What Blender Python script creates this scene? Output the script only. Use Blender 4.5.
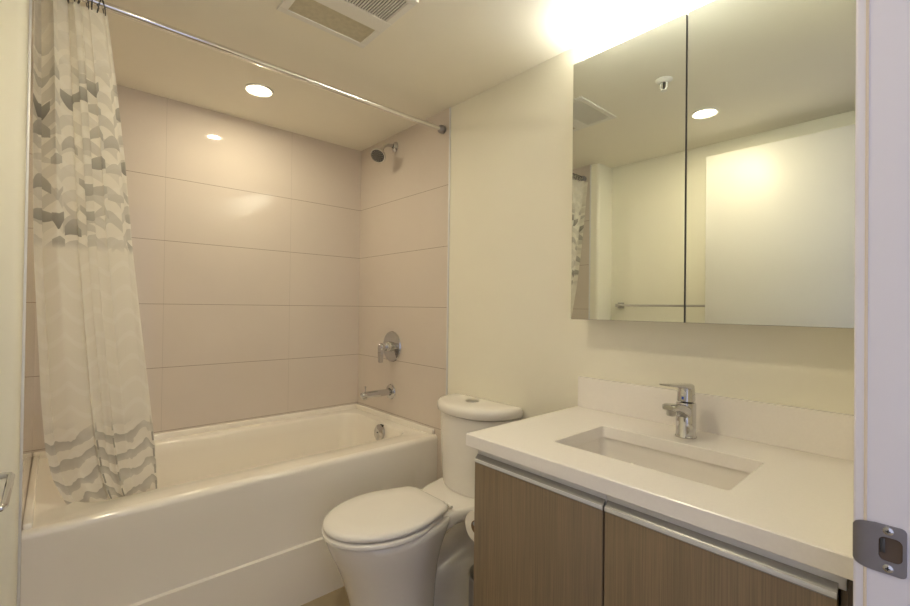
import bpy, bmesh, math, random
from mathutils import Vector, Matrix
random.seed(7)
for o in list(bpy.data.objects):
    bpy.data.objects.remove(o)
S = bpy.context.scene
COL = S.collection
PI = math.pi

# ------------------------------------------------------------------ camera
cd = bpy.data.cameras.new('camera'); cd.sensor_width = 36; cd.lens = 17.641; cd.clip_start = 0.01
cam = bpy.data.objects.new('camera', cd); COL.objects.link(cam)
R_ = Vector((0.74498866, -0.66695932, 0.01253661)); U_ = Vector((-0.01508581, 0.00194375, 0.99988431)); F_ = Vector((0.66690653, 0.7450916, 0.00861354))
m = Matrix(((R_.x, U_.x, -F_.x, 0), (R_.y, U_.y, -F_.y, 0), (R_.z, U_.z, -F_.z, 1.2432), (0, 0, 0, 1)))
cam.matrix_world = m
S.camera = cam

# ------------------------------------------------------------------ world: pale cool daylight that comes in through the open doorway
w = bpy.data.worlds.new('world'); S.world = w; w.use_nodes = True
bg = w.node_tree.nodes['Background']
bg.inputs[0].default_value = (0.78, 0.80, 1.0, 1); bg.inputs[1].default_value = 0.34

DOWN_COL, DOWN_E = (1.0, 0.865, 0.60), 215.0       # the two recessed downlights
LED_COL, LED_E = (0.98, 0.98, 0.93), 27.0         # the light bar on the mirror cabinet
S.view_settings.view_transform = 'Standard'
S.view_settings.look = 'None'
S.view_settings.exposure = 1.50
S.view_settings.gamma = 1.0
S.view_settings.use_curve_mapping = False
S.cycles.max_bounces = 14; S.cycles.diffuse_bounces = 8; S.cycles.glossy_bounces = 6
S.cycles.use_denoising = True
S.cycles.sample_clamp_indirect = 6.0
S.cycles.caustics_reflective = False; S.cycles.caustics_refractive = False

# ------------------------------------------------------------------ materials
class NT:
    def __init__(self, name):
        self.m = bpy.data.materials.new(name); self.m.use_nodes = True
        self.t = self.m.node_tree; self.n = self.t.nodes
        self.p = self.n['Principled BSDF']
    def node(self, typ, **kw):
        x = self.n.new(typ)
        for k, v in kw.items(): setattr(x, k, v)
        return x
    def link(self, a, b): self.t.links.new(a, b)
    def math(self, op, a, b=None, c=None, clamp=False):
        x = self.n.new('ShaderNodeMath'); x.operation = op; x.use_clamp = clamp
        for i, v in enumerate((a, b, c)):
            if v is None: continue
            if isinstance(v, (int, float)): x.inputs[i].default_value = v
            else: self.link(v, x.inputs[i])
        return x.outputs[0]
    def mix(self, f, a, b):
        x = self.n.new('ShaderNodeMix'); x.data_type = 'RGBA'
        for sock, v in ((x.inputs[0], f), (x.inputs[6], a), (x.inputs[7], b)):
            if isinstance(v, (int, float)): sock.default_value = v
            elif isinstance(v, tuple): sock.default_value = (*v, 1) if len(v) == 3 else v
            else: self.link(v, sock)
        return x.outputs[2]

def mat(name, col, rough=0.5, metal=0.0, spec=0.5, coat=0.0, vary=0.03, scale=8.0, bump=0.0, bscale=200.0, emit=None):
    N = NT(name); p = N.p
    p.inputs['Roughness'].default_value = rough; p.inputs['Metallic'].default_value = metal
    p.inputs['Specular IOR Level'].default_value = spec; p.inputs['Coat Weight'].default_value = coat
    p.inputs['Coat Roughness'].default_value = 0.05
    tc = N.node('ShaderNodeTexCoord')
    ns = N.node('ShaderNodeTexNoise'); ns.inputs['Scale'].default_value = scale; ns.inputs['Detail'].default_value = 3
    N.link(tc.outputs['Object'], ns.inputs['Vector'])
    c1 = tuple(max(0, c * (1 - vary)) for c in col); c2 = tuple(min(1, c * (1 + vary)) for c in col)
    N.link(N.mix(ns.outputs['Fac'], c1, c2), p.inputs['Base Color'])
    if bump:
        n2 = N.node('ShaderNodeTexNoise'); n2.inputs['Scale'].default_value = bscale
        N.link(tc.outputs['Object'], n2.inputs['Vector'])
        b = N.node('ShaderNodeBump'); b.inputs['Strength'].default_value = bump; b.inputs['Distance'].default_value = 0.002
        N.link(n2.outputs['Fac'], b.inputs['Height']); N.link(b.outputs['Normal'], p.inputs['Normal'])
    if emit:
        p.inputs['Emission Color'].default_value = (*emit[0], 1); p.inputs['Emission Strength'].default_value = emit[1]
    return N.m

M = {}
M['paint'] = mat('wall_paint', (0.83, 0.81, 0.70), 0.55, vary=0.015, bump=0.05, bscale=350)
M['ceiling'] = mat('ceiling_paint', (0.86, 0.83, 0.73), 0.7, vary=0.015, bump=0.05, bscale=350)
M['trim'] = mat('trim_paint', (0.76, 0.74, 0.80), 0.4, vary=0.01)
M['door'] = mat('door_paint', (0.69, 0.68, 0.645), 0.45, vary=0.01)
M['porcelain'] = mat('porcelain', (0.84, 0.82, 0.79), 0.08, vary=0.008, coat=0.3)
M['seat'] = mat('seat_plastic', (0.84, 0.82, 0.79), 0.16, vary=0.008)
M['acrylic'] = mat('tub_acrylic', (0.88, 0.845, 0.78), 0.12, vary=0.008, coat=0.3)
M['chrome'] = mat('chrome', (0.62, 0.62, 0.63), 0.05, 1.0, vary=0.01)
M['chrome_dull'] = mat('brushed_chrome', (0.52, 0.51, 0.50), 0.3, 1.0, vary=0.05, scale=40)
M['steel'] = mat('brushed_steel', (0.36, 0.35, 0.37), 0.34, 1.0, vary=0.06, scale=60)
M['alu'] = mat('aluminium', (0.74, 0.75, 0.77), 0.42, 0.35, vary=0.03, scale=50)
M['alu_dark'] = mat('anodised_aluminium', (0.36, 0.36, 0.36), 0.36, 0.6, vary=0.03, scale=50)
M['mirror'] = mat('mirror_glass', (0.83, 0.86, 0.80), 0.0, 1.0, vary=0.0)
M['carcass'] = mat('cabinet_white', (0.72, 0.71, 0.68), 0.5, vary=0.01)
M['dark'] = mat('dark_rubber', (0.02, 0.02, 0.02), 0.6)
M['dark_metal'] = mat('dark_metal', (0.10, 0.10, 0.10), 0.35, 0.8)
M['white_plastic'] = mat('white_plastic', (0.80, 0.79, 0.75), 0.45, vary=0.01)
M['paper'] = mat('tissue_paper', (0.88, 0.84, 0.78), 0.9, vary=0.02, bump=0.2, bscale=120)
M['card'] = mat('cardboard', (0.30, 0.20, 0.12), 0.8, vary=0.05)
M['quartz'] = mat('quartz', (0.86, 0.83, 0.80), 0.25, vary=0.03, scale=160)
M['sink'] = mat('sink_china', (0.80, 0.77, 0.73), 0.12, vary=0.008)
M['spray'] = mat('spray_rubber', (0.10, 0.095, 0.09), 0.4, 0.2)
M['chrome_rod'] = mat('polished_chrome', (0.82, 0.82, 0.82), 0.10, 1.0, vary=0.01)
M['blue'] = mat('blue_mark', (0.03, 0.10, 0.55), 0.4)
M['lens'] = mat('lamp_lens', (0.9, 0.9, 0.85), 0.4, emit=(DOWN_COL, 6.0))
M['lamp'] = mat('lamp_core', (0.9, 0.9, 0.85), 0.4, emit=(DOWN_COL, DOWN_E*0.84))
M['lamp_b'] = mat('lamp_core_bright', (0.9, 0.9, 0.85), 0.4, emit=(DOWN_COL, DOWN_E*1.16))
M['led'] = mat('led_lens', (0.9, 0.9, 0.9), 0.4, emit=(LED_COL, LED_E))
M['pocket'] = mat('wood_pocket', (0.10, 0.07, 0.05), 0.8)

def wood(name, col):
    N = NT(name); p = N.p; p.inputs['Roughness'].default_value = 0.42
    tc = N.node('ShaderNodeTexCoord'); mp = N.node('ShaderNodeMapping'); mp.inputs['Scale'].default_value = (420, 420, 6)
    N.link(tc.outputs['Object'], mp.inputs[0])
    a = N.node('ShaderNodeTexNoise'); a.inputs['Scale'].default_value = 1.0; a.inputs['Detail'].default_value = 4
    N.link(mp.outputs[0], a.inputs['Vector'])
    mp2 = N.node('ShaderNodeMapping'); mp2.inputs['Scale'].default_value = (40, 40, 1.5); N.link(tc.outputs['Object'], mp2.inputs[0])
    b = N.node('ShaderNodeTexNoise'); b.inputs['Scale'].default_value = 1.0; N.link(mp2.outputs[0], b.inputs['Vector'])
    f = N.math('MULTIPLY_ADD', a.outputs['Fac'], 0.7, N.math('MULTIPLY', b.outputs['Fac'], 0.3))
    r = N.node('ShaderNodeMapRange'); r.inputs[1].default_value = 0.3; r.inputs[2].default_value = 0.7; N.link(f, r.inputs[0])
    N.link(N.mix(r.outputs[0], tuple(c * 0.72 for c in col), tuple(c * 1.25 for c in col)), p.inputs['Base Color'])
    bp = N.node('ShaderNodeBump'); bp.inputs['Strength'].default_value = 0.12; bp.inputs['Distance'].default_value = 0.001
    N.link(f, bp.inputs['Height']); N.link(bp.outputs['Normal'], p.inputs['Normal'])
    return N.m
M['wood'] = wood('oak_veneer', (0.215, 0.160, 0.100))
M['wood_dark'] = wood('dark_veneer', (0.05, 0.032, 0.02))

def tile(name, col, grout, axis, z0, dz, u0=None, du=None, rough=0.035, gw=0.0022, uw=0.0018):
    """large format tiles laid in a straight grid, world metres"""
    N = NT(name); p = N.p
    g = N.node('ShaderNodeNewGeometry'); sx = N.node('ShaderNodeSeparateXYZ'); N.link(g.outputs['Position'], sx.inputs[0])
    def line(c, c0, d, wd):
        q = N.math('DIVIDE', N.math('SUBTRACT', c, c0), d)
        fr = N.math('ABSOLUTE', N.math('SUBTRACT', N.math('FRACT', N.math('ADD', q, 0.5)), 0.5))
        return N.math('LESS_THAN', fr, wd / d * 0.5)
    hz = line(sx.outputs[{'floor': 1}.get(axis, 2)], z0, dz, gw)
    if axis != 'floor': hz = N.math('MULTIPLY', hz, N.math('LESS_THAN', sx.outputs[2], 2.0))     # the top course runs to the ceiling
    tc = N.node('ShaderNodeTexCoord')
    ns = N.node('ShaderNodeTexNoise'); ns.inputs['Scale'].default_value = 3.0; ns.inputs['Detail'].default_value = 5; N.link(g.outputs['Position'], ns.inputs['Vector'])
    base = N.mix(ns.outputs['Fac'], tuple(c * 0.95 for c in col), tuple(c * 1.05 for c in col))
    if u0 is not None:
        vt = line(sx.outputs[{'x': 0, 'y': 1, 'floor': 0}[axis]], u0, du, uw)
        base = N.mix(vt, base, tuple(c * 0.80 for c in col))
    c = N.mix(hz, base, grout)
    N.link(c, p.inputs['Base Color'])
    p.inputs['Roughness'].default_value = rough
    p.inputs['Specular IOR Level'].default_value = 0.3
    return N.m
TC, GC = (0.66, 0.597, 0.54), (0.27, 0.21, 0.16)
M['tile_back'] = tile('wall_tile_back', TC, GC, 'x', 0.9226, 0.3165, 0.3994, 0.6324)
M['tile_side'] = tile('wall_tile_side', TC, GC, 'y', 0.9226, 0.3165)
M['tile_floor'] = tile('floor_tile', (0.40, 0.33, 0.22), (0.22, 0.18, 0.12), 'floor', 0.35, 0.6, 0.15, 0.3, rough=0.3)

def curtain_mat():
    N = NT('curtain_voile'); p = N.p
    uv = N.node('ShaderNodeUVMap'); uv.uv_map = 'UVMap'
    s = N.node('ShaderNodeSeparateXYZ'); N.link(uv.outputs[0], s.inputs[0])
    U, V = s.outputs[0], s.outputs[1]                      # metres along the cloth, metres above the floor
    wn = N.node('ShaderNodeTexNoise'); wn.inputs['Scale'].default_value = 9.0
    N.link(uv.outputs[0], wn.inputs['Vector'])
    wob = N.math('MULTIPLY', N.math('SUBTRACT', wn.outputs['Fac'], 0.5), 0.03)
    def cell(a, b, seed):
        cb = N.node('ShaderNodeCombineXYZ'); N.link(a, cb.inputs[0]); N.link(b, cb.inputs[1]); cb.inputs[2].default_value = seed
        q = N.node('ShaderNodeTexWhiteNoise'); q.noise_dimensions = '3D'; N.link(cb.outputs[0], q.inputs['Vector']); return q.outputs['Value']
    # pebble columns: rows of leaf-like grey lozenges, each column shifted on its own
    CW, RH = 0.078, 0.082
    uc = N.math('DIVIDE', U, CW); ci = N.math('FLOOR', uc); cf = N.math('SUBTRACT', uc, ci)
    shift = cell(ci, N.math('MULTIPLY', ci, 0.0), 3.1)
    bell = N.math('SINE', N.math('MULTIPLY', cf, PI))      # bows each lozenge's edge
    vr = N.math('ADD', N.math('DIVIDE', N.math('ADD', V, wob), RH), shift)
    ri = N.math('FLOOR', vr); rf = N.math('SUBTRACT', vr, ri)
    tone = cell(ci, ri, 1.7); lean = cell(ci, ri, 5.3)
    bow = N.math('MULTIPLY', N.math('SUBTRACT', lean, 0.45), N.math('MULTIPLY', bell, 0.7))
    half = N.math('MULTIPLY', N.math('MULTIPLY_ADD', tone, 0.16, 0.12), N.math('MULTIPLY_ADD', bell, 0.45, 0.62))
    band = N.math('LESS_THAN', N.math('ABSOLUTE', N.math('ADD', N.math('SUBTRACT', rf, 0.5), bow)), half)
    gap = N.math('GREATER_THAN', cell(ci, ri, 9.1), 0.14); band = N.math('MULTIPLY', band, gap)
    # a second, paler print lies under the first, half a column aside
    u2 = N.math('ADD', N.math('DIVIDE', U, CW*1.25), 0.47); c2 = N.math('FLOOR', u2); f2 = N.math('SUBTRACT', u2, c2); b2 = N.math('SINE', N.math('MULTIPLY', f2, PI))
    v2 = N.math('ADD', N.math('DIVIDE', N.math('ADD', V, wob), RH*0.92), N.math('ADD', cell(c2, N.math('MULTIPLY', c2, 0.0), 6.6), N.math('MULTIPLY', b2, -0.35)))
    pale = N.math('MULTIPLY', N.math('LESS_THAN', N.math('FRACT', v2), 0.48), N.math('MULTIPLY_ADD', cell(c2, N.math('FLOOR', v2), 2.2), 0.20, 0.10))
    lo = N.node('ShaderNodeMapRange'); lo.interpolation_type = 'SMOOTHSTEP'; lo.inputs[1].default_value = 1.40; lo.inputs[2].default_value = 1.43; N.link(V, lo.inputs[0])
    hi = N.node('ShaderNodeMapRange'); hi.interpolation_type = 'SMOOTHSTEP'; hi.inputs[1].default_value = 2.02; hi.inputs[2].default_value = 1.90; N.link(V, hi.inputs[0])
    hi.inputs[3].default_value = 0.0; hi.inputs[4].default_value = 1.0
    d1 = N.math('MULTIPLY', N.math('MULTIPLY', band, lo.outputs[0]), N.math('MULTIPLY_ADD', hi.outputs[0], 0.85, 0.15))
    grey = N.math('MULTIPLY', d1, N.math('MULTIPLY', N.math('MULTIPLY_ADD', tone, 0.60, 0.22), N.math('MULTIPLY_ADD', rf, -0.5, 1.1)))
    # soft shade inside the pebbles
    soft = N.math('MULTIPLY', N.math('MULTIPLY', lo.outputs[0], N.math('MULTIPLY_ADD', hi.outputs[0], 0.7, 0.3)), pale)
    # hem: long grey waves
    hb = N.math('ADD', N.math('DIVIDE', V, 0.070), N.math('MULTIPLY', N.math('SINE', N.math('MULTIPLY', U, 24.0)), 0.26))
    hb = N.math('ADD', hb, N.math('MULTIPLY', N.math('SINE', N.math('MULTIPLY_ADD', U, 51.0, N.math('MULTIPLY', V, 9.0))), 0.12))
    w3 = N.node('ShaderNodeTexNoise'); w3.inputs['Scale'].default_value = 13.0; N.link(uv.outputs[0], w3.inputs['Vector'])
    hb = N.math('ADD', hb, N.math('MULTIPLY', w3.outputs['Fac'], 1.1))
    hi_i = N.math('FLOOR', hb); hf = N.math('SUBTRACT', hb, hi_i)
    hm = N.node('ShaderNodeMapRange'); hm.interpolation_type = 'SMOOTHSTEP'; hm.inputs[1].default_value = 0.86; hm.inputs[2].default_value = 0.78; N.link(V, hm.inputs[0])
    hm.inputs[3].default_value = 0.0; hm.inputs[4].default_value = 1.0
    hband = N.math('MULTIPLY', N.math('MULTIPLY', N.math('GREATER_THAN', hf, 0.55), hf), hm.outputs[0])
    # stitched seams in the hem: dashed dark threads
    seam = None
    for uc_, wd in ((0.228, 0.0035), (0.292, 0.0035), (0.492, 0.005)):
        q = N.math('LESS_THAN', N.math('ABSOLUTE', N.math('SUBTRACT', U, uc_)), wd)
        seam = q if seam is None else N.math('MAXIMUM', seam, q)
    dash = N.math('LESS_THAN', N.math('FRACT', N.math('DIVIDE', V, 0.062)), 0.55)
    seam = N.math('MULTIPLY', N.math('MULTIPLY', seam, dash), N.math('MULTIPLY', hm.outputs[0], 0.6))
    d2 = N.math('MAXIMUM', N.math('MULTIPLY', hband, 0.46), seam)
    # faint white wisps in the plain middle
    dark = N.math('ADD', N.math('MAXIMUM', grey, soft), d2, clamp=True)
    wz = N.math('GREATER_THAN', N.math('SINE', N.math('ADD', N.math('MULTIPLY', V, 80.0), N.math('MULTIPLY', N.math('SINE', N.math('MULTIPLY', U, 40.0)), 1.6))), 0.72)
    base = N.mix(N.math('MULTIPLY', wz, 0.35), (0.86, 0.83, 0.75), (0.93, 0.91, 0.85))
    col = N.mix(dark, base, (0.13, 0.125, 0.11))
    N.link(col, p.inputs['Base Color']); p.inputs['Roughness'].default_value = 0.85; p.inputs['Specular IOR Level'].default_value = 0.2
    tr = N.node('ShaderNodeBsdfTranslucent'); N.link(col, tr.inputs[0])
    mx = N.node('ShaderNodeMixShader'); mx.inputs[0].default_value = 0.34
    N.link(p.outputs[0], mx.inputs[1]); N.link(tr.outputs[0], mx.inputs[2])
    N.link(mx.outputs[0], N.n['Material Output'].inputs['Surface'])
    return N.m
M['curtain'] = curtain_mat()

def vent_mat():
    N = NT('vent_filter'); p = N.p; p.inputs['Roughness'].default_value = 0.7
    tc = N.node('ShaderNodeTexCoord'); ns = N.node('ShaderNodeTexNoise'); ns.inputs['Scale'].default_value = 60; ns.inputs['Detail'].default_value = 6
    N.link(tc.outputs['Object'], ns.inputs['Vector'])
    N.link(N.mix(ns.outputs['Fac'], (0.42, 0.39, 0.29), (0.66, 0.61, 0.47)), p.inputs['Base Color'])
    return N.m
M['filter'] = vent_mat()

# ------------------------------------------------------------------ mesh helpers (all coordinates in world metres)
class MB:
    def __init__(self): self.bm = bmesh.new()
    def box(self, x0, x1, y0, y1, z0, z1, bev=0.0, seg=2):
        t = bmesh.new(); bmesh.ops.create_cube(t, size=1.0)
        bmesh.ops.transform(t, matrix=Matrix.Translation(((x0+x1)/2, (y0+y1)/2, (z0+z1)/2)) @ Matrix.Diagonal((abs(x1-x0), abs(y1-y0), abs(z1-z0), 1)), verts=t.verts)
        if bev: bmesh.ops.bevel(t, geom=list(t.edges), offset=bev, segments=seg, affect='EDGES', profile=0.5)
        return self.add(t)
    def add(self, t):
        me = bpy.data.meshes.new('tmp'); t.to_mesh(me); t.free(); self.bm.from_mesh(me); bpy.data.meshes.remove(me); return self
    def rings(self, rings, close=True, cap0=False, cap1=False):
        """bridge a list of point loops"""
        vs = [[self.bm.verts.new(p) for p in r] for r in rings]
        for a, b in zip(vs, vs[1:]):
            n = len(a)
            for i in range(n if close else n - 1):
                j = (i + 1) % n
                try: self.bm.faces.new((a[i], a[j], b[j], b[i]))
                except ValueError: pass
        if cap0: self.bm.faces.new(list(reversed(vs[0])))
        if cap1: self.bm.faces.new(vs[-1])
        return self
    def lathe(self, prof, c, axis='z', n=40, cap0=False, cap1=False):
        """prof: (radius, height) pairs along the axis from point c"""
        ax = {'x': Vector((1,0,0)), 'y': Vector((0,1,0)), 'z': Vector((0,0,1)), '-x': Vector((-1,0,0)), '-z': Vector((0,0,-1))}[axis] if isinstance(axis, str) else Vector(axis).normalized()
        u = ax.orthogonal().normalized(); v = ax.cross(u); c = Vector(c)
        rs = [[c + ax*h + (u*math.cos(2*PI*k/n) + v*math.sin(2*PI*k/n))*max(r, 1e-5) for k in range(n)] for r, h in prof]
        return self.rings(rs, True, cap0, cap1)
    def tube(self, pts, r, n=14, cap=True, flat=None):
        """round tube through pts; r a number or one per point; flat=(a,b) squashes the section"""
        P = [Vector(p) for p in pts]; rs = r if isinstance(r, (list, tuple)) else [r]*len(P)
        rings = []; pu = None
        for i, p in enumerate(P):
            d = (P[min(i+1, len(P)-1)] - P[max(i-1, 0)]).normalized()
            u = d.orthogonal().normalized() if pu is None else (pu - d*pu.dot(d)).normalized()
            pu = u; v = d.cross(u)
            rings.append([p + (u*math.cos(2*PI*k/n) + v*math.sin(2*PI*k/n))*rs[i] for k in range(n)])
        return self.rings(rings, True, cap, cap)
    def build(self, name, material, parent=None, sharp=40, smooth=True, base=None):
        bm = self.bm
        bmesh.ops.remove_doubles(bm, verts=bm.verts, dist=1e-6)
        bmesh.ops.recalc_face_normals(bm, faces=bm.faces)
        if parent is not None: org = ORG[parent.name]
        elif base is not None: org = Vector(base)
        else:
            xs = [v.co for v in bm.verts]
            org = Vector(((min(c.x for c in xs)+max(c.x for c in xs))/2, (min(c.y for c in xs)+max(c.y for c in xs))/2, min(c.z for c in xs)))
        bmesh.ops.translate(bm, verts=bm.verts, vec=-org)
        me = bpy.data.meshes.new(name); bm.to_mesh(me); bm.free()
        if smooth:
            for p in me.polygons: p.use_smooth = True
            me.set_sharp_from_angle(angle=math.radians(sharp))
        me.materials.append(material)
        o = bpy.data.objects.new(name, me); COL.objects.link(o)
        if parent is not None: o.parent = parent
        else: o.location = org
        ORG[o.name] = org
        return o
ORG = {}
def tag(o, label, cat, group=None):
    o['label'] = label; o['category'] = cat
    if group: o['group'] = group
    return o
def thing(name, base, label, cat, group=None):
    o = bpy.data.objects.new(name, None); o.empty_display_size = 0.05; COL.objects.link(o); o.location = base; ORG[o.name] = Vector(base)
    return tag(o, label, cat, group)
def struct(name, mb, material, parent=None, sharp=40):
    o = mb.build(name, material, parent, sharp)
    if parent is None: o['kind'] = 'structure'
    return o
def rrect(x0, x1, y0, y1, r, z, n=8, sub=6):
    """rounded rectangle loop, counter-clockwise, same count whatever the size"""
    pts = []
    cs = [(x1-r, y0+r, -PI/2), (x1-r, y1-r, 0), (x0+r, y1-r, PI/2), (x0+r, y0+r, PI)]
    arcs = [[Vector((cx + r*math.cos(a0 + PI/2*k/n), cy + r*math.sin(a0 + PI/2*k/n), z)) for k in range(n+1)] for cx, cy, a0 in cs]
    for i in range(4):
        a = arcs[i]; b = arcs[(i+1) % 4]
        pts += a
        for k in range(1, sub): pts.append(a[-1].lerp(b[0], k/sub))
    return pts
def lerp(a, b, t): return a + (b - a)*t
def sstep(a, b, x):
    t = max(0, min(1, (x - a)/(b - a))); return t*t*(3 - 2*t)

# ------------------------------------------------------------------ room shell
ZC, DY, RX = 2.2685, 2.6224, 1.5
LX, AX = -0.25, -0.068          # left wall, left end wall of the tub alcove
NY0, NY1 = -0.055, 0.080        # near wall (the camera stands in its doorway)
JX, JL = 0.72, -0.105           # door opening
struct('floor', MB().box(-1.2, 2.2, -1.6, DY+0.1, -0.1, 0.0), M['tile_floor'])
struct('ceiling', MB().box(LX-0.1, RX+0.1, NY0, DY+0.1, ZC, ZC+0.1), M['ceiling'])
struct('wall_right', MB().box(RX, RX+0.1, NY0, DY+0.1, 0, ZC), M['paint'])
struct('wall_back', MB().box(AX-0.1, RX, DY, DY+0.1, 0, ZC), M['tile_back'])
struct('wall_right_shower', MB().box(RX-0.004, RX+0.001, 1.7326, DY, 0, ZC), M['tile_side'])
struct('wall_left', MB().box(LX-0.1, LX, NY0, 1.70, 0, ZC), M['paint'])
# end wall of the tub alcove, its corner bead rounded
YE = 1.663; rb = 0.022
pf = [(LX-0.1, YE), (AX-rb, YE)] + [(AX-rb+rb*math.sin(a*PI/12), YE+rb-rb*math.cos(a*PI/12)) for a in range(1, 7)] + [(AX, DY), (LX-0.1, DY)]
b = MB(); b.rings([[(x, y, 0) for x, y in pf], [(x, y, ZC) for x, y in pf]], True, True, True)
struct('wall_left_alcove', b, M['paint'])
struct('wall_left_shower', MB().box(AX-0.001, AX+0.004, 1.7326, DY, 0, ZC), M['tile_side'])
struct('trim_1', MB().box(RX-0.006, RX, 1.7235, 1.7326, 0, ZC, 0.001), M['alu'])
struct('trim_2', MB().box(AX, AX+0.006, 1.7235, 1.7326, 0, ZC, 0.001), M['alu'])
# near wall around the doorway
b = MB(); b.box(JX+0.022, RX, NY0, NY1-0.012, 0, ZC); b.box(LX-0.1, JL-0.022, NY0, NY1-0.012, 0, ZC); b.box(JL-0.022, JX+0.022, NY0, NY1-0.012, 2.182, ZC)
struct('wall_front', b, M['paint'])
# jamb: board, softly rounded on the bathroom edge, and the fine caulk bead behind that edge
def jamb(xa, xb, z0, z1, name):
    return struct(name, MB().box(min(xa, xb), max(xa, xb), NY0-0.01, NY1, z0, z1, 0.003, 3), M['trim'])
jamb(JX, JX+0.022, 0, 2.182, 'trim_3'); jamb(JL-0.022, JL, 0, 2.182, 'trim_4')
struct('trim_5', MB().box(JL, JX, NY0-0.01, NY1, 2.16, 2.182, 0.003, 3), M['trim'])
struct('trim_6', MB().box(JX-0.0012, JX+0.001, 0.0675, 0.0705, 0, 2.16, 0.0005, 1), mat('caulk', (0.72, 0.62, 0.48), 0.6))

# ------------------------------------------------------------------ door leaf folded back along the left wall
DXF = -0.112
dl = struct('door_1', MB().box(DXF-0.04, DXF, 0.145, 0.985, 0.012, 2.155, 0.002), M['door'])
b = MB(); b.lathe([(0, 0), (0.026, 0), (0.027, 0.004), (0.024, 0.009), (0.012, 0.011), (0.011, 0.045)], (DXF, 0.955, 0.98), 'x', 28)
lx = DXF + 0.066
b.tube([(DXF+0.03, 0.955, 0.98), (lx-0.010, 0.955, 0.98), (lx-0.002, 0.952, 0.98), (lx, 0.944, 0.98), (lx, 0.87, 0.98), (lx, 0.815, 0.98), (lx-0.003, 0.806, 0.98), (lx-0.012, 0.802, 0.98), (DXF+0.012, 0.802, 0.98)], 0.0046, 14)
b.build('door_handle', M['chrome'], dl)

# ------------------------------------------------------------------ bathtub
tb = thing('bathtub', (0.72, 2.2, 0), 'long white alcove bathtub with a recessed apron below the tiled walls', 'bathtub')
TX0, TX1, TY0, TY1, TZ = AX+0.0042, RX-0.0042, 1.794, DY-0.0005, 0.572
b = MB()
ring = lambda ix0, ix1, iy0, iy1, r, z: rrect(ix0, ix1, iy0, iy1, r, z)
rr = 0.022
rings = [ring(TX0, TX1, TY0+rr, TY1, 0.004, TZ),
         ring(0.055, 1.415, 1.915, 2.545, 0.09, TZ),
         ring(0.062, 1.408, 1.922, 2.538, 0.086, TZ-0.003),
         ring(0.070, 1.402, 1.929, 2.532, 0.083, TZ-0.014),
         ring(0.085, 1.396, 1.937, 2.527, 0.082, TZ-0.06),
         ring(0.16, 1.375, 1.955, 2.512, 0.09, 0.36),
         ring(0.25, 1.345, 1.98, 2.49, 0.10, 0.23),
         ring(0.30, 1.32, 2.01, 2.465, 0.11, 0.185),
         ring(0.36, 1.27, 2.06, 2.42, 0.12, 0.168)]
b.rings(rings, True, False, True)
# apron: flat flange at both ends, shallow recessed panel, kick-out ledge near the bottom
def recess(x, z):
    fx = sstep(TX0+0.055, TX0+0.12, x) * (1 - sstep(1.36, 1.425, x))
    fz = 1 - sstep(0.36, 0.53, z)
    return 0.003 + 0.011*fz*fx if z >= 0.247 else 0.003*fx
zs = [TZ-0.022, 0.535, 0.51, 0.48, 0.45, 0.42, 0.39, 0.36, 0.32, 0.28, 0.2501, 0.2475, 0.2435, 0.12, 0.0]
xs = [TX0 + (TX1-TX0)*i/90 for i in range(91)]
rows = []
for a in range(0, 7):                                  # roundover from the deck down
    t = a/6*PI/2
    rows.append([(x, TY0+rr-rr*math.sin(t), TZ-rr+rr*math.cos(t)) for x in xs])
for z in zs[1:]:
    rows.append([(x, TY0 + recess(x, z)*(1 if z < 0.53 else 0.5), z) for x in xs])
b.rings(rows, False)
for X in (TX0, TX1):                                   # closed ends
    b.bm.faces.new([b.bm.verts.new(p) for p in ((X, TY0+rr, TZ-0.001), (X, TY1, TZ-0.001), (X, TY1, 0), (X, TY0+0.006, 0), (X, TY0+0.006, TZ-rr))])
b.build('tub_body', M['acrylic'], tb, 50)
b = MB()
for bx in ((TX0, TX1, TY1-0.022, TY1), (TX1-0.022, TX1, TY0+0.024, TY1), (TX0, TX0+0.022, TY0+0.024, TY1)):
    b.box(*bx, TZ-0.004, 0.601 if bx[1] > 1 else 0.588, 0.006, 3)
b.build('wall_flange', M['acrylic'], tb)
ov = MB().lathe([(0.0, 0.016), (0.017, 0.017), (0.020, 0.0145), (0.040, 0.013), (0.0445, 0.009), (0.0455, -0.004)], (1.391, 2.185, 0.520), (-1, 0, 0.16), 36).build('overflow_cover', M['chrome'], tb)
MB().lathe([(0, 0.019), (0.004, 0.019), (0.004, 0.014)], (1.391, 2.185, 0.520), (-1, 0, 0.16), 16).build('screw', M['dark_metal'], ov)
MB().box(1.3945, 1.402, 2.160, 2.190, 0.5595, 0.5665, 0.002).build('overflow_slot', M['dark'], tb)
MB().lathe([(0, 0.006), (0.026, 0.006), (0.032, 0.001)], (1.19, 2.24, 0.168), 'z', 30).build('drain', M['chrome'], tb)

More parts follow.
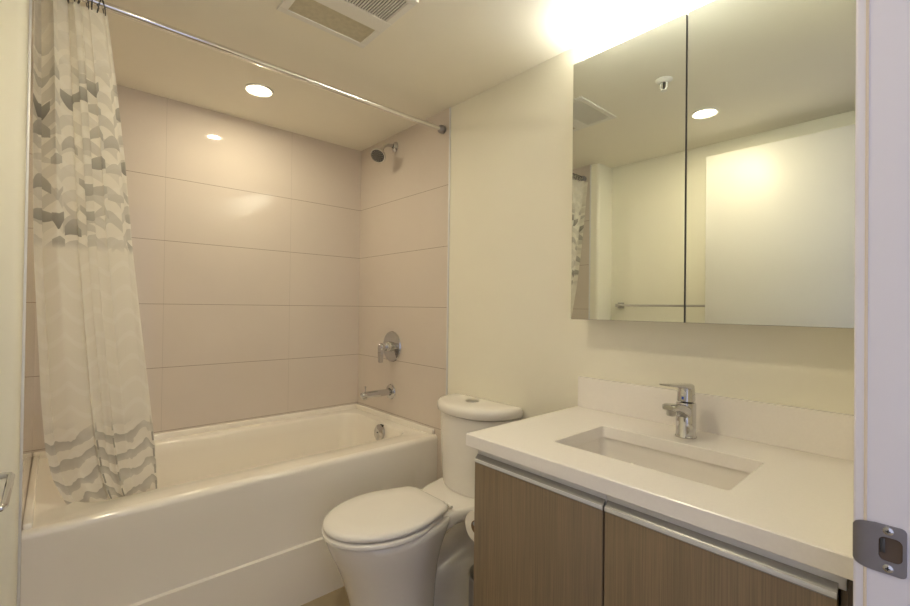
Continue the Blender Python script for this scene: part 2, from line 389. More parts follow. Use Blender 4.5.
# ------------------------------------------------------------------ toilet (faces -x, centre line y = TYC)
TYC = 1.44
tl = thing('toilet', (1.15, TYC, 0), 'white two-piece toilet with lid closed between tub and vanity', 'toilet')
def egg(tip, xw, back, w, wb, z, n=56, pw=2.0, back_r=0.03):
    """closed outline: rounded nose at x=tip, widest at xw, narrower flat back"""
    half = []
    N1, N2 = 20, 14
    for k in range(N1+1):
        a = PI/2*k/N1
        half.append((xw - (xw-tip)*math.cos(a), w*math.sin(a)**(2/pw)))
    for k in range(1, N2+1):
        t = k/N2
        x = lerp(xw, back, t); y = lerp(w, wb, t*t*(3-2*t)*0.45 + t*t*0.55)
        r = back - x
        if r < back_r: y -= back_r - math.sqrt(max(0, back_r**2 - (back_r-r)**2))
        half.append((x, y))
    pts = [Vector((x, TYC+y, z)) for x, y in half]
    return pts + [Vector((x, TYC-y, z)) for x, y in reversed(half[1:])]
bw = MB()
prof = [ # z, tip, widest x, back, half width, half width at back
    (0.0, 0.845, 0.99, 1.125, 0.132, 0.100), (0.03, 0.838, 0.99, 1.128, 0.136, 0.103), (0.10, 0.825, 0.985, 1.130, 0.140, 0.104),
    (0.18, 0.806, 0.98, 1.135, 0.147, 0.105), (0.25, 0.784, 0.975, 1.142, 0.156, 0.107), (0.31, 0.760, 0.97, 1.154, 0.167, 0.112),
    (0.355, 0.738, 0.96, 1.170, 0.177, 0.118), (0.395, 0.722, 0.955, 1.185, 0.182, 0.124), (0.416, 0.718, 0.95, 1.19, 0.183, 0.126), (0.422, 0.726, 0.95, 1.188, 0.177, 0.121)]
bw.rings([egg(t, xw, bk, w_, wb, z, back_r=0.05) for z, t, xw, bk, w_, wb in prof], True, True, True)
# deck that carries the tank
dk = []
for x, hw, zb, zt in ((1.06, 0.105, 0.29, 0.418), (1.10, 0.112, 0.325, 0.424), (1.14, 0.120, 0.352, 0.428), (1.20, 0.134, 0.376, 0.434), (1.27, 0.158, 0.388, 0.438), (1.36, 0.180, 0.392, 0.439), (1.44, 0.188, 0.392, 0.439), (1.488, 0.188, 0.392, 0.439)):
    r = 0.022; lp = []
    for cy, cz, a0 in ((TYC+hw-r, zt-r, 0), (TYC-hw+r, zt-r, PI/2), (TYC-hw+r, zb+r, PI), (TYC+hw-r, zb+r, 1.5*PI)):
        for k in range(7):
            a = a0 + PI/2*k/6
            lp.append(Vector((x, cy + r*math.cos(a), cz + r*math.sin(a))))
    dk.append(lp)
bw.rings(dk, True, True, True)
# concealed trapway behind the pedestal: slopes from the deck to the floor
tp = []
for x, hw, zt in ((1.08, 0.070, 0.17), (1.14, 0.078, 0.19), (1.20, 0.086, 0.21), (1.28, 0.094, 0.235), (1.36, 0.096, 0.27), (1.44, 0.092, 0.33), (1.485, 0.088, 0.385)):
    lp = []
    for k in range(15):
        a = PI*k/14
        lp.append(Vector((x, TYC + hw*math.copysign(abs(math.cos(a))**0.6, math.cos(a)), zt*0.55 + zt*0.45*math.sin(a)**0.8)))
    lp += [Vector((x, TYC-hw-0.006, 0)), Vector((x, TYC+hw+0.006, 0))]
    tp.append(lp)
bw.rings(tp, True, True, True)
bw.build('bowl', M['porcelain'], tl, 55)
TYT = TYC - 0.011
def dloop(xb, xs_, front, hw, z, n=40, p=2.15, r=0.02):
    """D outline: straight back at xb, sides to xs_, bulging front"""
    pts = []
    for k in range(n+1):
        a = PI*k/n
        c, s = math.cos(a), math.sin(a)
        pts.append(Vector((xs_ - (xs_-front)*abs(s)**(2/p), TYT + hw*math.copysign(abs(c)**(2/p), c), z)))
    for k in range(1, 5): pts.append(Vector((lerp(xs_, xb-r, k/4), TYT-hw, z)))
    for k in range(1, 7):
        a = PI/2*k/6; pts.append(Vector((xb-r+r*math.sin(a), TYT-hw+r-r*math.cos(a), z)))
    for k in range(0, 7):
        a = PI/2*k/6; pts.append(Vector((xb-r+r*math.cos(a), TYT+hw-r+r*math.sin(a), z)))
    for k in range(1, 4): pts.append(Vector((lerp(xb-r, xs_, k/4), TYT+hw, z)))
    return pts
b = MB()
b.rings([dloop(1.486, 1.45, 1.302, 0.186, 0.441), dloop(1.486, 1.45, 1.297, 0.191, 0.455), dloop(1.486, 1.45, 1.288, 0.197, 0.60), dloop(1.486, 1.45, 1.281, 0.202, 0.771)], True, True, True)
b.build('tank', M['porcelain'], tl, 55)
b = MB()
b.rings([dloop(1.492, 1.45, 1.290, 0.192, 0.776), dloop(1.493, 1.45, 1.270, 0.210, 0.7765), dloop(1.493, 1.45, 1.266, 0.213, 0.780), dloop(1.494, 1.45, 1.264, 0.215, 0.803), dloop(1.492, 1.45, 1.268, 0.212, 0.813), dloop(1.486, 1.45, 1.278, 0.204, 0.819), dloop(1.47, 1.44, 1.30, 0.186, 0.822), dloop(1.45, 1.42, 1.34, 0.12, 0.823)], True, True, True)
b.build('tank_lid', M['porcelain'], tl, 55)
fb = MB().lathe([(0.030, 0), (0.030, 0.004), (0.027, 0.005), (0.025, 0.0035), (0.0245, 0.006), (0, 0.0065)], (1.395, TYT+0.005, 0.8225), 'z', 32).build('flush_button', M['chrome_dull'], tl)
b = MB()
b.rings([egg(0.726, 0.94, 1.13, 0.168, 0.106, 0.4255), egg(0.710, 0.94, 1.14, 0.182, 0.120, 0.4258), egg(0.706, 0.94, 1.145, 0.186, 0.123, 0.428), egg(0.706, 0.94, 1.145, 0.186, 0.123, 0.437), egg(0.712, 0.94, 1.143, 0.181, 0.119, 0.4415), egg(0.730, 0.94, 1.12, 0.165, 0.104, 0.4415)], True, True, True)
b.build('seat', M['seat'], tl, 50)
b = MB()
b.rings([egg(0.735, 0.945, 1.145, 0.160, 0.107, 0.4475), egg(0.714, 0.945, 1.160, 0.179, 0.124, 0.448), egg(0.709, 0.945, 1.166, 0.183, 0.127, 0.451), egg(0.708, 0.945, 1.167, 0.184, 0.128, 0.459), egg(0.713, 0.945, 1.165, 0.180, 0.124, 0.466), egg(0.728, 0.945, 1.155, 0.168, 0.113, 0.4705), egg(0.80, 0.95, 1.11, 0.11, 0.065, 0.473)], True, True, True)
b.build('seat_lid', M['seat'], tl, 50)
for sy in (-0.075, 0.075):
    MB().box(1.160, 1.192, TYC+sy-0.016, TYC+sy+0.016, 0.428, 0.456, 0.006, 3).build('hinge', M['seat'], tl)
MB().tube([(1.175, TYC-0.122, 0.452), (1.182, TYC-0.092, 0.452)], 0.006).build('hinge_pin', M['white_plastic'], tl)

# ------------------------------------------------------------------ vanity
VX, VY0, VY1 = 0.916, 0.084, 0.928          # door face, ends
va = thing('vanity_cabinet', (1.2, 0.5, 0), 'grey-brown wood veneer vanity with two doors under the quartz top', 'cabinet')
b = MB(); b.box(0.934, RX-0.002, VY1-0.018, VY1, 0.09, 0.834, 0.001); b.box(0.934, RX-0.002, 0.10, 0.118, 0.09, 0.834, 0.001); b.box(0.934, RX-0.002, 0.118, VY1-0.018, 0.09, 0.108)
b.box(RX-0.014, RX-0.002, 0.118, VY1-0.018, 0.108, 0.834); b.box(1.0, RX-0.002, 0.10, VY1-0.01, 0.0, 0.09)
b.build('carcass', M['wood'], va)
MB().box(0.920, 1.46, VY0, 0.108, 0.0, 0.834, 0.001).build('filler_panel', M['wood_dark'], va)
b = MB()
for y0, y1 in ((0.110, 0.5175), (0.5185, VY1)): b.box(0.9280, 0.9338, y0, y1, 0.806, 0.8345, 0.0006)
b.build('channel_rail', M['alu'], va)
for y0, y1 in ((0.120, 0.5158), (0.5205, VY1)):
    d = MB().box(VX, 0.9335, y0, y1, 0.095, 0.7945, 0.0012).build('door', M['wood'], va)
    h = MB()                                            # aluminium finger-pull profile along the door's top edge
    pr = [(VX-0.001, 0.7925), (VX-0.001, 0.8020), (VX+0.0005, 0.8027), (0.9274, 0.8145), (0.9276, 0.7925)]
    h.rings([[(x, y, z) for x, z in pr] for y in (y0, y1)], True, True, True)
    h.build('pull_profile', M['alu_dark'], d, 20)
    MB().box(VX-0.0022, VX+0.0015, y0, y1, 0.7945, 0.8030, 0.0006).build('pull_lip', M['alu'], d)
# worktop with a cut-out, backsplash
ct = thing('countertop', (1.2, 0.52, 0.835), 'pale quartz vanity worktop with a rectangular sink cut-out and low backsplash', 'countertop')
CX0, CX1, CY0, CY1, CZ0, CZ1 = 0.905, RX-0.001, 0.0785, 0.956, 0.8355, 0.8712
BX0, BX1, BY0, BY1 = 1.041, 1.304, 0.309, 0.744
b = MB()
o_ = lambda z, e=0: rrect(CX0+e, CX1, CY0+e, CY1-e, 0.002, z, 6, 6)
i_ = lambda z, e=0: rrect(BX0-e, BX1+e, BY0-e, BY1+e, 0.010, z, 6, 6)
b.rings([i_(CZ0), i_(CZ1-0.002), i_(CZ1, 0.002), o_(CZ1, 0.002), o_(CZ1-0.002), o_(CZ0+0.001), o_(CZ0, 0.001), i_(CZ0)], True)
b.build('worktop', M['quartz'], ct, 30)
MB().box(RX-0.0165, RX-0.001, CY0, 0.951, CZ1+0.0003, 0.984, 0.0006, 1).build('backsplash', M['quartz'], ct)
sk = thing('sink_basin', (1.17, 0.527, 0.70), 'white rectangular undermount basin sunk into the vanity worktop', 'sink')
b = MB()
q = lambda e, r, z: rrect(BX0-e, BX1+e, BY0-e, BY1+e, r, z, 8, 6)
b.rings([q(0.03, 0.03, CZ0-0.0005), q(0.008, 0.022, CZ0-0.0005), q(0.007, 0.022, CZ0-0.004), q(0.004, 0.022, 0.80), q(-0.004, 0.03, 0.745), q(-0.016, 0.04, 0.727), q(-0.05, 0.05, 0.720), q(-0.12, 0.005, 0.716)], True, False, True)
b.rings([q(0.03, 0.03, CZ0-0.0005), q(0.022, 0.03, 0.80), q(0.01, 0.035, 0.73), q(-0.03, 0.05, 0.705), q(-0.12, 0.005, 0.703)], True, False, True)
b.build('basin', M['sink'], sk, 50)
MB().lathe([(0, 0.004), (0.02, 0.005), (0.028, 0.003), (0.031, 0.0)], (1.172, 0.527, 0.7175), 'z', 30).build('drain', M['chrome'], sk)

# faucet
FX, FY = 1.384, 0.523
fa = thing('basin_faucet', (FX, FY, CZ1), 'chrome single-lever mixer tap standing behind the basin', 'faucet')
def oval(cx, cy, a, bb, z, n=36, p=2.4):
    out = []
    for k in range(n):
        t = 2*PI*k/n; c, s = math.cos(t), math.sin(t)
        out.append(Vector((cx + a*math.copysign(abs(c)**(2/p), c), cy + bb*math.copysign(abs(s)**(2/p), s), z)))
    return out
z0 = CZ1 + 0.0004
b = MB(); b.rings([oval(FX, FY, 0.029, 0.0285, z0), oval(FX, FY, 0.029, 0.0285, z0+0.003), oval(FX, FY, 0.0265, 0.026, z0+0.006), oval(FX, FY, 0.0265, 0.026, 0.968), oval(FX, FY, 0.025, 0.0245, 0.972), oval(FX, FY, 0.020, 0.019, 0.973)], True, True, True)
b.build('body', M['chrome'], fa, 40)
def tray(sec):                                         # lofted flat bar: (x, half width, z low, z high)
    rs = []
    for x, hw, zl, zh in sec:
        r = min(hw, (zh-zl)/2)*0.75; lp = []
        for cy, cz, a0 in ((FY+hw-r, zh-r, 0), (FY-hw+r, zh-r, PI/2), (FY-hw+r, zl+r, PI), (FY+hw-r, zl+r, 1.5*PI)):
            for k in range(5):
                a = a0 + PI/2*k/4; lp.append(Vector((x, cy + r*math.cos(a), cz + r*math.sin(a))))
        rs.append(lp)
    return rs
b = MB(); b.rings(tray([(FX-0.012, 0.022, 0.922, 0.966), (FX-0.035, 0.022, 0.938, 0.970), (FX-0.065, 0.022, 0.952, 0.976), (FX-0.095, 0.0215, 0.960, 0.980), (FX-0.118, 0.019, 0.964, 0.981), (FX-0.124, 0.013, 0.967, 0.979)]), True, True, True)
b.build('spout', M['chrome'], fa, 40)
MB().lathe([(0.0, 0.0), (0.011, 0.0), (0.0125, 0.003), (0.0125, 0.017)], (FX-0.103, FY, 0.948), 'z', 24).build('aerator', M['chrome_dull'], fa)
lv = MB(); lv.rings([oval(FX, FY, 0.022, 0.021, 0.9750), oval(FX, FY, 0.0245, 0.0235, 0.9770), oval(FX+0.001, FY, 0.0235, 0.0225, 1.0020), oval(FX+0.003, FY, 0.020, 0.020, 1.0210), oval(FX+0.004, FY, 0.012, 0.014, 1.0255)], True, True, True)
lv.rings(tray([(FX+0.008, 0.019, 1.0070, 1.0260), (FX-0.015, 0.020, 1.0120, 1.0285), (FX-0.05, 0.0185, 1.0210, 1.0315), (FX-0.10, 0.0165, 1.0285, 1.0355), (FX-0.148, 0.014, 1.0355, 1.0405), (FX-0.152, 0.010, 1.0365, 1.0400)]), True, True, True)
lv = lv.build('lever', M['chrome'], fa, 40)
MB().box(FX-0.0255, FX-0.0235, FY-0.003, FY+0.003, 0.9830, 0.9910, 0.0005).build('temperature_mark', M['blue'], lv)

# ------------------------------------------------------------------ mirror cabinet and the light bar on top of it
MX, MZ0, MZ1, MY0, MY1, GAP = 1.3823, 1.2048, 2.125, 0.0785, 0.918, 0.5277
mc = thing('mirror_cabinet', (1.44, 0.5, MZ0), 'wide two-door mirrored cabinet on the wall above the vanity', 'cabinet')
b = MB(); b.box(1.392, RX-0.001, MY0+0.002, MY1-0.002, MZ0+0.001, MZ1-0.001)
b.build('carcass', M['carcass'], mc)
for y0, y1 in ((MY0, GAP-0.0022), (GAP+0.0022, MY1)):
    d = MB().box(MX+0.0005, 1.391, y0, y1, MZ0, MZ1, 0.0).build('mirror_door', M['dark_metal'], mc, smooth=False)
    MB().box(MX, MX+0.004, y0+0.0006, y1-0.0006, MZ0+0.0006, MZ1-0.0006, 0.0).build('mirror_glass', M['mirror'], d, smooth=False)
lb = thing('light_bar', (1.45, 0.5, MZ1), 'long white light bar glowing on top of the mirror cabinet', 'light')
MB().box(1.425, 1.492, 0.10, 0.917, MZ1+0.0002, MZ1+0.016, 0.002).build('housing', M['white_plastic'], lb)
b = MB(); b.rings([[(1.458 + 0.02*math.cos(PI*k/12), y, MZ1+0.0165 + 0.014*math.sin(PI*k/12)) for k in range(13)] for y in (0.108, 0.909)], True, True, True)
b.build('diffuser', M['led'], lb)
for y in (0.100, 0.911):  # raised end plates, added to hide the glowing diffuser from the glossy tiles
    MB().box(1.425, 1.492, y, y+0.006, MZ1+0.0162, MZ1+0.040, 0.002).build('end_cap', M['white_plastic'], lb)

# ------------------------------------------------------------------ shower fittings
def rod_piece():
    t = thing('curtain_rod', (0.72, 1.777, 2.174), 'chrome shower curtain rod spanning the tub alcove below the ceiling', 'curtain rod')
    xa, xb = AX+0.0045, RX-0.0045
    MB().tube([(xa+0.012, 1.777, 2.176), (xb-0.012, 1.777, 2.166)], 0.0115, 20).build('rod', M['chrome_rod'], t)
    for x, ax, rz in ((xa, 'x', 2.176), (xb, '-x', 2.166)):
        MB().lathe([(0, 0), (0.019, 0), (0.021, 0.004), (0.021, 0.022), (0.0165, 0.030), (0.0125, 0.032)], (x, 1.777, rz), ax, 24).build('end_cap', M['steel'], t)
rod_piece()
SY = 2.232; TXF = RX - 0.0042
sh = thing('overhead_shower', (TXF, SY-0.010, 2.155), 'chrome shower head on a bent arm high on the tiled wall', 'shower head')
MB().lathe([(0.0, 0), (0.029, 0), (0.030, 0.003), (0.024, 0.009), (0.014, 0.013), (0.012, 0.02)], (TXF, SY-0.010, 2.192), '-x', 30).build('wall_plate', M['chrome'], sh)
P = [(TXF-0.005, SY-0.010, 2.192), (TXF-0.03, SY-0.010, 2.194), (TXF-0.055, SY-0.010, 2.190), (TXF-0.078, SY-0.010, 2.176), (TXF-0.10, SY-0.010, 2.146)]
MB().tube(P, 0.0095, 16).build('arm', M['chrome'], sh)
hd = Vector((-0.60, -0.36, -0.70)).normalized(); hp = Vector((TXF-0.094, SY-0.010, 2.151))
h = MB().lathe([(0.008, -0.004), (0.013, 0.0), (0.0145, 0.012), (0.012, 0.016), (0.016, 0.022), (0.024, 0.034), (0.038, 0.050), (0.0445, 0.060), (0.0455, 0.067), (0.0425, 0.072), (0.038, 0.072)], hp, hd, 36).build('head', M['chrome'], sh)
MB().lathe([(0.0385, 0.0705), (0.036, 0.0725), (0.012, 0.0735), (0.0, 0.075)], hp, hd, 36).build('spray_face', M['spray'], h)
nz = MB()
u = hd.orthogonal().normalized(); v = hd.cross(u)
for rr_, cnt in ((0.012, 6), (0.022, 10), (0.031, 14)):
    for k in range(cnt):
        a = 2*PI*k/cnt; nz.lathe([(0, 0.0025), (0.0014, 0.002), (0.0018, 0)], hp + hd*0.0732 + (u*math.cos(a)+v*math.sin(a))*rr_, hd, 8)
nz.build('nozzles', M['chrome_dull'], h)
vv = thing('shower_valve', (TXF, 2.226, 0.995), 'round chrome shower mixer plate with lever above the tub spout', 'shower valve')
MB().lathe([(0.0, 0), (0.089, 0), (0.091, 0.003), (0.088, 0.008), (0.05, 0.013), (0.030, 0.015), (0.029, 0.045), (0.026, 0.050), (0.020, 0.052)], (TXF, 2.226, 1.003), '-x', 44).build('trim_plate', M['chrome'], vv)
b = MB(); b.lathe([(0.022, 0.050), (0.024, 0.054), (0.023, 0.085), (0.019, 0.090), (0, 0.091)], (TXF, 2.226, 1.003), '-x', 30)
b.rings([[Vector((TXF-0.0775+dx, 2.226+dy, z+0.005)) for dx, dy in ((-0.013, -hw), (-0.006+0.012, -hw), (0.006, hw), (-0.013, hw))] for z, hw in ((1.012, 0.014), (0.985, 0.0165), (0.95, 0.0155), (0.915, 0.013), (0.908, 0.009))], True, True, True)
b.build('lever', M['chrome'], vv, 40)
sp = thing('tub_spout', (TXF, SY, 0.732), 'straight chrome tub spout with a pull-up diverter over the tub rim', 'faucet')
MB().lathe([(0, 0), (0.043, 0), (0.045, 0.003), (0.042, 0.008), (0.022, 0.011)], (TXF, SY, 0.734), '-x', 32).build('wall_plate', M['chrome'], sp)
b = MB(); b.tube([(TXF-0.008, SY, 0.734), (TXF-0.16, SY, 0.734), (TXF-0.190, SY, 0.733), (TXF-0.198, SY, 0.732)], [0.0195, 0.0195, 0.0195, 0.016], 24)
b.lathe([(0.012, 0), (0.014, 0.004), (0.0145, 0.02)], (TXF-0.178, SY, 0.709), 'z', 20, True)
b.build('spout', M['chrome'], sp, 40)
MB().lathe([(0.003, 0), (0.003, 0.022), (0.0055, 0.024), (0.0058, 0.031), (0, 0.033)], (TXF-0.175, SY, 0.752), 'z', 16).build('diverter_knob', M['chrome'], sp)

# ------------------------------------------------------------------ shower curtain, bunched at the left end of the rod
rgt = [(2.150, 0.108, 1.777), (1.955, 0.134, 1.795), (1.709, 0.163, 1.815), (1.42, 0.191, 1.845), (1.184, 0.219, 1.87), (0.898, 0.256, 1.915), (0.747, 0.275, 1.938), (0.56, 0.291, 1.958), (0.49, 0.293, 1.968)]
lft = [(2.150, -0.060, 1.777), (1.69, -0.057, 1.81), (1.40, -0.052, 1.84), (1.187, -0.042, 1.87), (0.937, -0.030, 1.90), (0.771, -0.018, 1.93), (0.668, 0.001, 1.95), (0.592, 0.028, 1.962), (0.54, 0.054, 1.968), (0.49, 0.062, 1.972)]
def at(tab, z):
    for (z1, *p1), (z2, *p2) in zip(tab, tab[1:]):
        if z <= z1 and z >= z2:
            t = (z1-z)/(z1-z2); return [lerp(a, c, t) for a, c in zip(p1, p2)]
    return tab[-1][1:]
NS, NTT = 260, 90
cm = bmesh.new(); uvl = cm.loops.layers.uv.new('UVMap'); grid = []
for j in range(NTT+1):
    z = lerp(2.150, 0.49, j/NTT)
    xl, yl = at(lft, z); xr, yr = at(rgt, z)
    drop = (2.15 - z)/1.66
    row = []
    for i in range(NS+1):
        s = i/NS
        sw = s + 0.05*math.sin(2*PI*s*1.7 + 0.4)            # folds of unequal width, the leading edge hangs flat
        ph = 2*PI*3.9*sw**0.95 + 4.0
        amp = lerp(0.028, 0.007, drop**0.8)*(0.8 + 0.35*math.sin(7.3*s + 0.6)) * (1 - 0.85*sstep(0.60, 0.74, s))
        y = lerp(yl, yr, s) + amp*math.sin(ph + 0.35*math.sin(3*drop)) + 0.004*math.sin(2.3*ph + 4*drop)*(1 - drop)
        # two narrow tucks near the hem
        y -= 0.018*drop*drop*(math.exp(-((s-0.44)/0.022)**2) + math.exp(-((s-0.58)/0.020)**2))
        x = lerp(xl, xr, s) + (xr-xl)*0.030*math.sin(2*ph + 1.0)*(1 if 0.05 < s < 0.95 else 0)*(1 - 0.7*drop)
        row.append((cm.verts.new((max(x, AX+0.006), y, z)), s, z))
    grid.append(row)
for j in range(NTT):
    for i in range(NS):
        qd = (grid[j][i], grid[j][i+1], grid[j+1][i+1], grid[j+1][i])
        f = cm.faces.new([a[0] for a in qd])
        for lp, a in zip(f.loops, qd): lp[uvl].uv = (a[1]*0.50, a[2])
b = MB(); b.bm.free(); b.bm = cm
cu = b.build('shower_curtain', M['curtain'], None, 180, base=(0.03, 1.777, 2.15))
tag(cu, 'sheer beige shower curtain with grey pebble bands, drawn to the left end of the tub', 'curtain')
for k in range(9):
    x = AX + 0.050 + k*0.0145 + 0.003*(k % 2)
    rg = MB(); tilt = 0.25*math.sin(k*2.1)
    rg.tube([(x + 0.021*math.sin(a)*0 + tilt*0.02*math.cos(a), 1.777 + 0.0185*math.sin(a), 2.166 + 0.0215*math.cos(a)) for a in [2*PI*q_/20 for q_ in range(21)]], 0.0016, 8, False)
    r = rg.build('curtain_ring', M['dark_metal'])
    tag(r, 'small dark metal ring bunched with others on the curtain rod above the curtain', 'curtain ring', 'rings on the shower curtain rod')

# ------------------------------------------------------------------ ceiling fittings
def downlight(x, y, label, lamp):
    t = thing('recessed_downlight', (x, y, ZC), label, 'light', 'recessed ceiling downlights')
    MB().lathe([(0.050, -0.002), (0.058, -0.006), (0.064, -0.004), (0.065, 0.0), (0.050, 0.0)], (x, y, ZC-0.0003), 'z', 44).build('trim_ring', M['white_plastic'], t)
    MB().lathe([(0.031, -0.0030), (0.040, -0.0035), (0.0495, -0.0025), (0.0495, -0.0005)], (x, y, ZC), 'z', 40).build('lens', M['lens'], t)
    MB().lathe([(0.0, -0.0038), (0.025, -0.0036), (0.0305, -0.0030), (0.0305, -0.0005)], (x, y, ZC), 'z', 40).build('lamp', lamp, t)
downlight(0.709, 2.216, 'round lit downlight in the ceiling over the bathtub', M['lamp'])
downlight(0.262, 0.864, 'round lit downlight reflected in the right mirror door, over the room by the door', M['lamp_b'])
vt = thing('exhaust_fan', (0.72, 1.38, ZC), 'square off-white ceiling fan grille with two panels at the top of the photo', 'exhaust fan')
vx0, vx1, vy0, vy1 = 0.553, 0.892, 1.197, 1.562
p1 = (0.582, 0.867, 1.428, 1.538); p2 = (0.582, 0.867, 1.222, 1.360)
b = MB()
zb = ZC - 0.007
for bx in ((vx0, vx1, p1[3], vy1), (vx0, vx1, p2[3], p1[2]), (vx0, vx1, vy0, p2[2]), (vx0, p1[0], p2[2], p2[3]), (p1[1], vx1, p2[2], p2[3]), (vx0, p1[0], p1[2], p1[3]), (p1[1], vx1, p1[2], p1[3])):
    b.box(*bx, zb, ZC-0.0003, 0.0012, 1)
b.build('frame', M['white_plastic'], vt)
MB().box(*p1, ZC-0.003, ZC-0.0005).build('filter_panel', M['filter'], vt)
MB().box(*p2, ZC-0.0015, ZC-0.0005).build('grille_backing', M['dark'], vt)
b = MB()
for k in range(30):
    x = p2[0] + 0.005 + k*0.00955
    b.box(x-0.0022, x+0.0022, p2[2], p2[3], ZC-0.0062, ZC-0.002)
b.build('grille', M['white_plastic'], vt)
sx_, sy_ = 0.755, 0.864
fs = thing('fire_sprinkler', (sx_, sy_, ZC), 'small white fire sprinkler on the ceiling, seen in the left mirror door', 'sprinkler')
MB().lathe([(0.012, -0.012), (0.030, -0.006), (0.036, -0.002), (0.036, 0)], (sx_, sy_, ZC-0.0003), 'z', 32).build('escutcheon', M['white_plastic'], fs)
b = MB()
b.tube([(sx_, sy_-0.004, ZC-0.006), (sx_, sy_-0.014, ZC-0.016), (sx_, sy_-0.014, ZC-0.034), (sx_, sy_-0.004, ZC-0.043)], 0.0028, 8)
b.tube([(sx_, sy_+0.004, ZC-0.006), (sx_, sy_+0.014, ZC-0.016), (sx_, sy_+0.014, ZC-0.034), (sx_, sy_+0.004, ZC-0.043)], 0.0028, 8)
b.lathe([(0, 0), (0.014, 0), (0.014, 0.002), (0.005, 0.004), (0.004, 0.007)], (sx_, sy_, ZC-0.049), 'z', 20)
b.build('frame_arms', M['white_plastic'], fs)
MB().lathe([(0.0, 0), (0.004, 0.001), (0.004, 0.03)], (sx_, sy_, ZC-0.041), 'z', 12).build('bulb', M['dark_metal'], fs)

# ------------------------------------------------------------------ towel bar on the left wall (seen in the mirror)
tw = thing('towel_bar', (LX, 1.3, 1.268), 'chrome towel bar on the left wall beside the door, seen in the mirror', 'towel bar')
for y in (1.585, 0.96):
    b = MB(); b.box(LX+0.0003, LX+0.010, y-0.021, y+0.021, 1.247, 1.289, 0.002); b.box(LX+0.008, LX+0.066, y-0.010, y+0.010, 1.258, 1.278, 0.002)
    b.build('post', M['chrome_dull'], tw)
MB().tube([(LX+0.055, 0.965, 1.268), (LX+0.055, 1.58, 1.268)], 0.007, 14).build('bar', M['chrome_dull'], tw)

# ------------------------------------------------------------------ strike plate on the right jamb
st = thing('strike_plate', (JX, 0.055, 0.965), 'brushed steel strike plate screwed to the white door jamb', 'strike plate')
b = MB()
xo = JX - 0.0016
cz_ = 0.9690
oy0, oy1, oz0, oz1 = 0.0345, 0.0655, 0.9412, 0.9968
def plate_loop(y0, y1, z0, z1, r, x, n=8, sub=6):
    return [Vector((x, p.x, p.y)) for p in rrect(y0, y1, z0, z1, r, 0, n, sub)]
ho = (0.0375, 0.0575, 0.9560, 0.9835)
b.rings([plate_loop(*ho, 0.006, JX-0.0004), plate_loop(*ho, 0.006, xo), plate_loop(oy0, oy1, oz0, oz1, 0.005, xo), plate_loop(oy0-0.0004, oy1, oz0-0.0004, oz1+0.0004, 0.005, JX-0.0002)], True)
# curved lip that wraps the bathroom edge of the jamb
lip = []
for k in range(9):
    t = k/8; y = lerp(0.0610, 0.0803, t); x = xo - 0.0001 + 0.0022*t*t*t*t
    hz = lerp(0.0278, 0.0200, 1-math.sqrt(max(0, 1-t**2.2)))
    lip.append([Vector((x, y, cz_-hz)), Vector((x, y, cz_-hz*0.4)), Vector((x, y, cz_+hz*0.4)), Vector((x, y, cz_+hz)), Vector((x+0.0014, y, cz_+hz)), Vector((x+0.0014, y, cz_-hz))])
b.rings(lip, True, True, True)
b.build('plate', M['steel'], st, 35)
MB().rings([plate_loop(*ho, 0.006, JX-0.0006), plate_loop(ho[0]+0.001, ho[1]-0.001, ho[2]+0.001, ho[3]-0.001, 0.005, JX-0.0003)], True, False, True).build('latch_hole', M['pocket'], st)
MB().box(xo+0.0002, xo+0.0012, 0.0520, 0.0562, 0.965, 0.981, 0.0003).build('latch_tongue', M['dark_metal'], st)
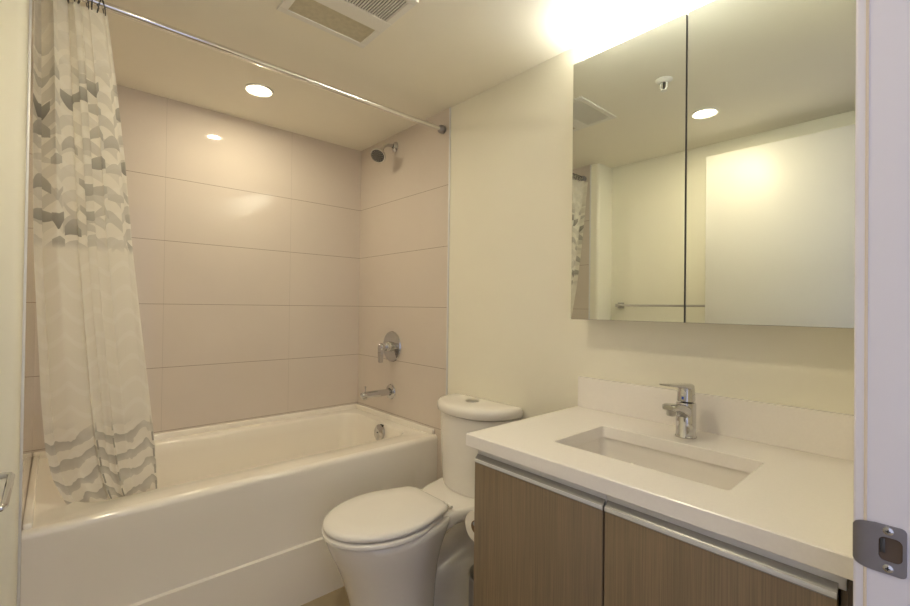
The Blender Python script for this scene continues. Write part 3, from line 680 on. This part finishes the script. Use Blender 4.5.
for z in (0.9908, 0.9480):
    s = MB().lathe([(0, 0.0014), (0.003, 0.0013), (0.0046, 0.0004), (0.0046, 0)], (xo, 0.0495, z), '-x', 20).build('screw', M['chrome'], st)
    c = MB(); c.box(xo-0.0017, xo-0.0012, 0.0495-0.0022, 0.0495+0.0022, z-0.0005, z+0.0005); c.box(xo-0.0017, xo-0.0012, 0.0495-0.0005, 0.0495+0.0005, z-0.0022, z+0.0022)
    c.build('screw_slot', M['dark'], s)

# ------------------------------------------------------------------ paper roll on the vanity side, pedal bin beyond
RYC, RZC = 1.006, 0.560
hp_ = thing('paper_holder', (1.05, VY1, RZC), 'chrome toilet paper holder fixed to the side of the vanity', 'paper holder')
b = MB(); b.tube([(1.135, VY1+0.001, RZC), (1.135, RYC-0.012, RZC), (1.132, RYC-0.004, RZC), (1.124, RYC, RZC), (0.992, RYC, RZC)], 0.006, 14); b.build('arm', M['chrome'], hp_)
MB().lathe([(0, 0), (0.02, 0), (0.021, 0.003), (0.012, 0.008)], (1.135, VY1+0.0004, RZC), 'y', 24).build('wall_plate', M['chrome'], hp_)
rl = thing('toilet_roll', (1.05, RYC, RZC-0.012), 'white toilet paper roll hanging beside the vanity end', 'toilet paper')
zr = RZC - 0.0135
MB().lathe([(0.0205, 0), (0.048, 0), (0.048, 0.1), (0.0205, 0.1), (0.0205, 0)], (1.0, RYC, zr), 'x', 40).build('paper', M['paper'], rl)
MB().lathe([(0.0200, -0.0005), (0.0203, 0), (0.0203, 0.1), (0.0192, 0.1), (0.0192, 0), (0.0200, -0.0005)], (1.0, RYC, zr), 'x', 30).build('core', M['card'], rl)
bx_, by_ = 1.207, 1.118
bn = thing('pedal_bin', (bx_, by_, 0), 'brushed steel waste bin on the floor between toilet and vanity', 'bin')
MB().lathe([(0.0, 0.012), (0.088, 0.012), (0.09, 0.016), (0.09, 0.266), (0.0925, 0.270), (0.089, 0.273), (0.086, 0.268), (0.086, 0.03), (0.0, 0.03)], (bx_, by_, 0), 'z', 44).build('bucket', M['chrome_dull'], bn)
MB().lathe([(0.0, 0.0), (0.091, 0.0), (0.093, 0.004), (0.093, 0.014), (0.0, 0.014)], (bx_, by_, 0), 'z', 44).build('base_ring', M['dark'], bn)
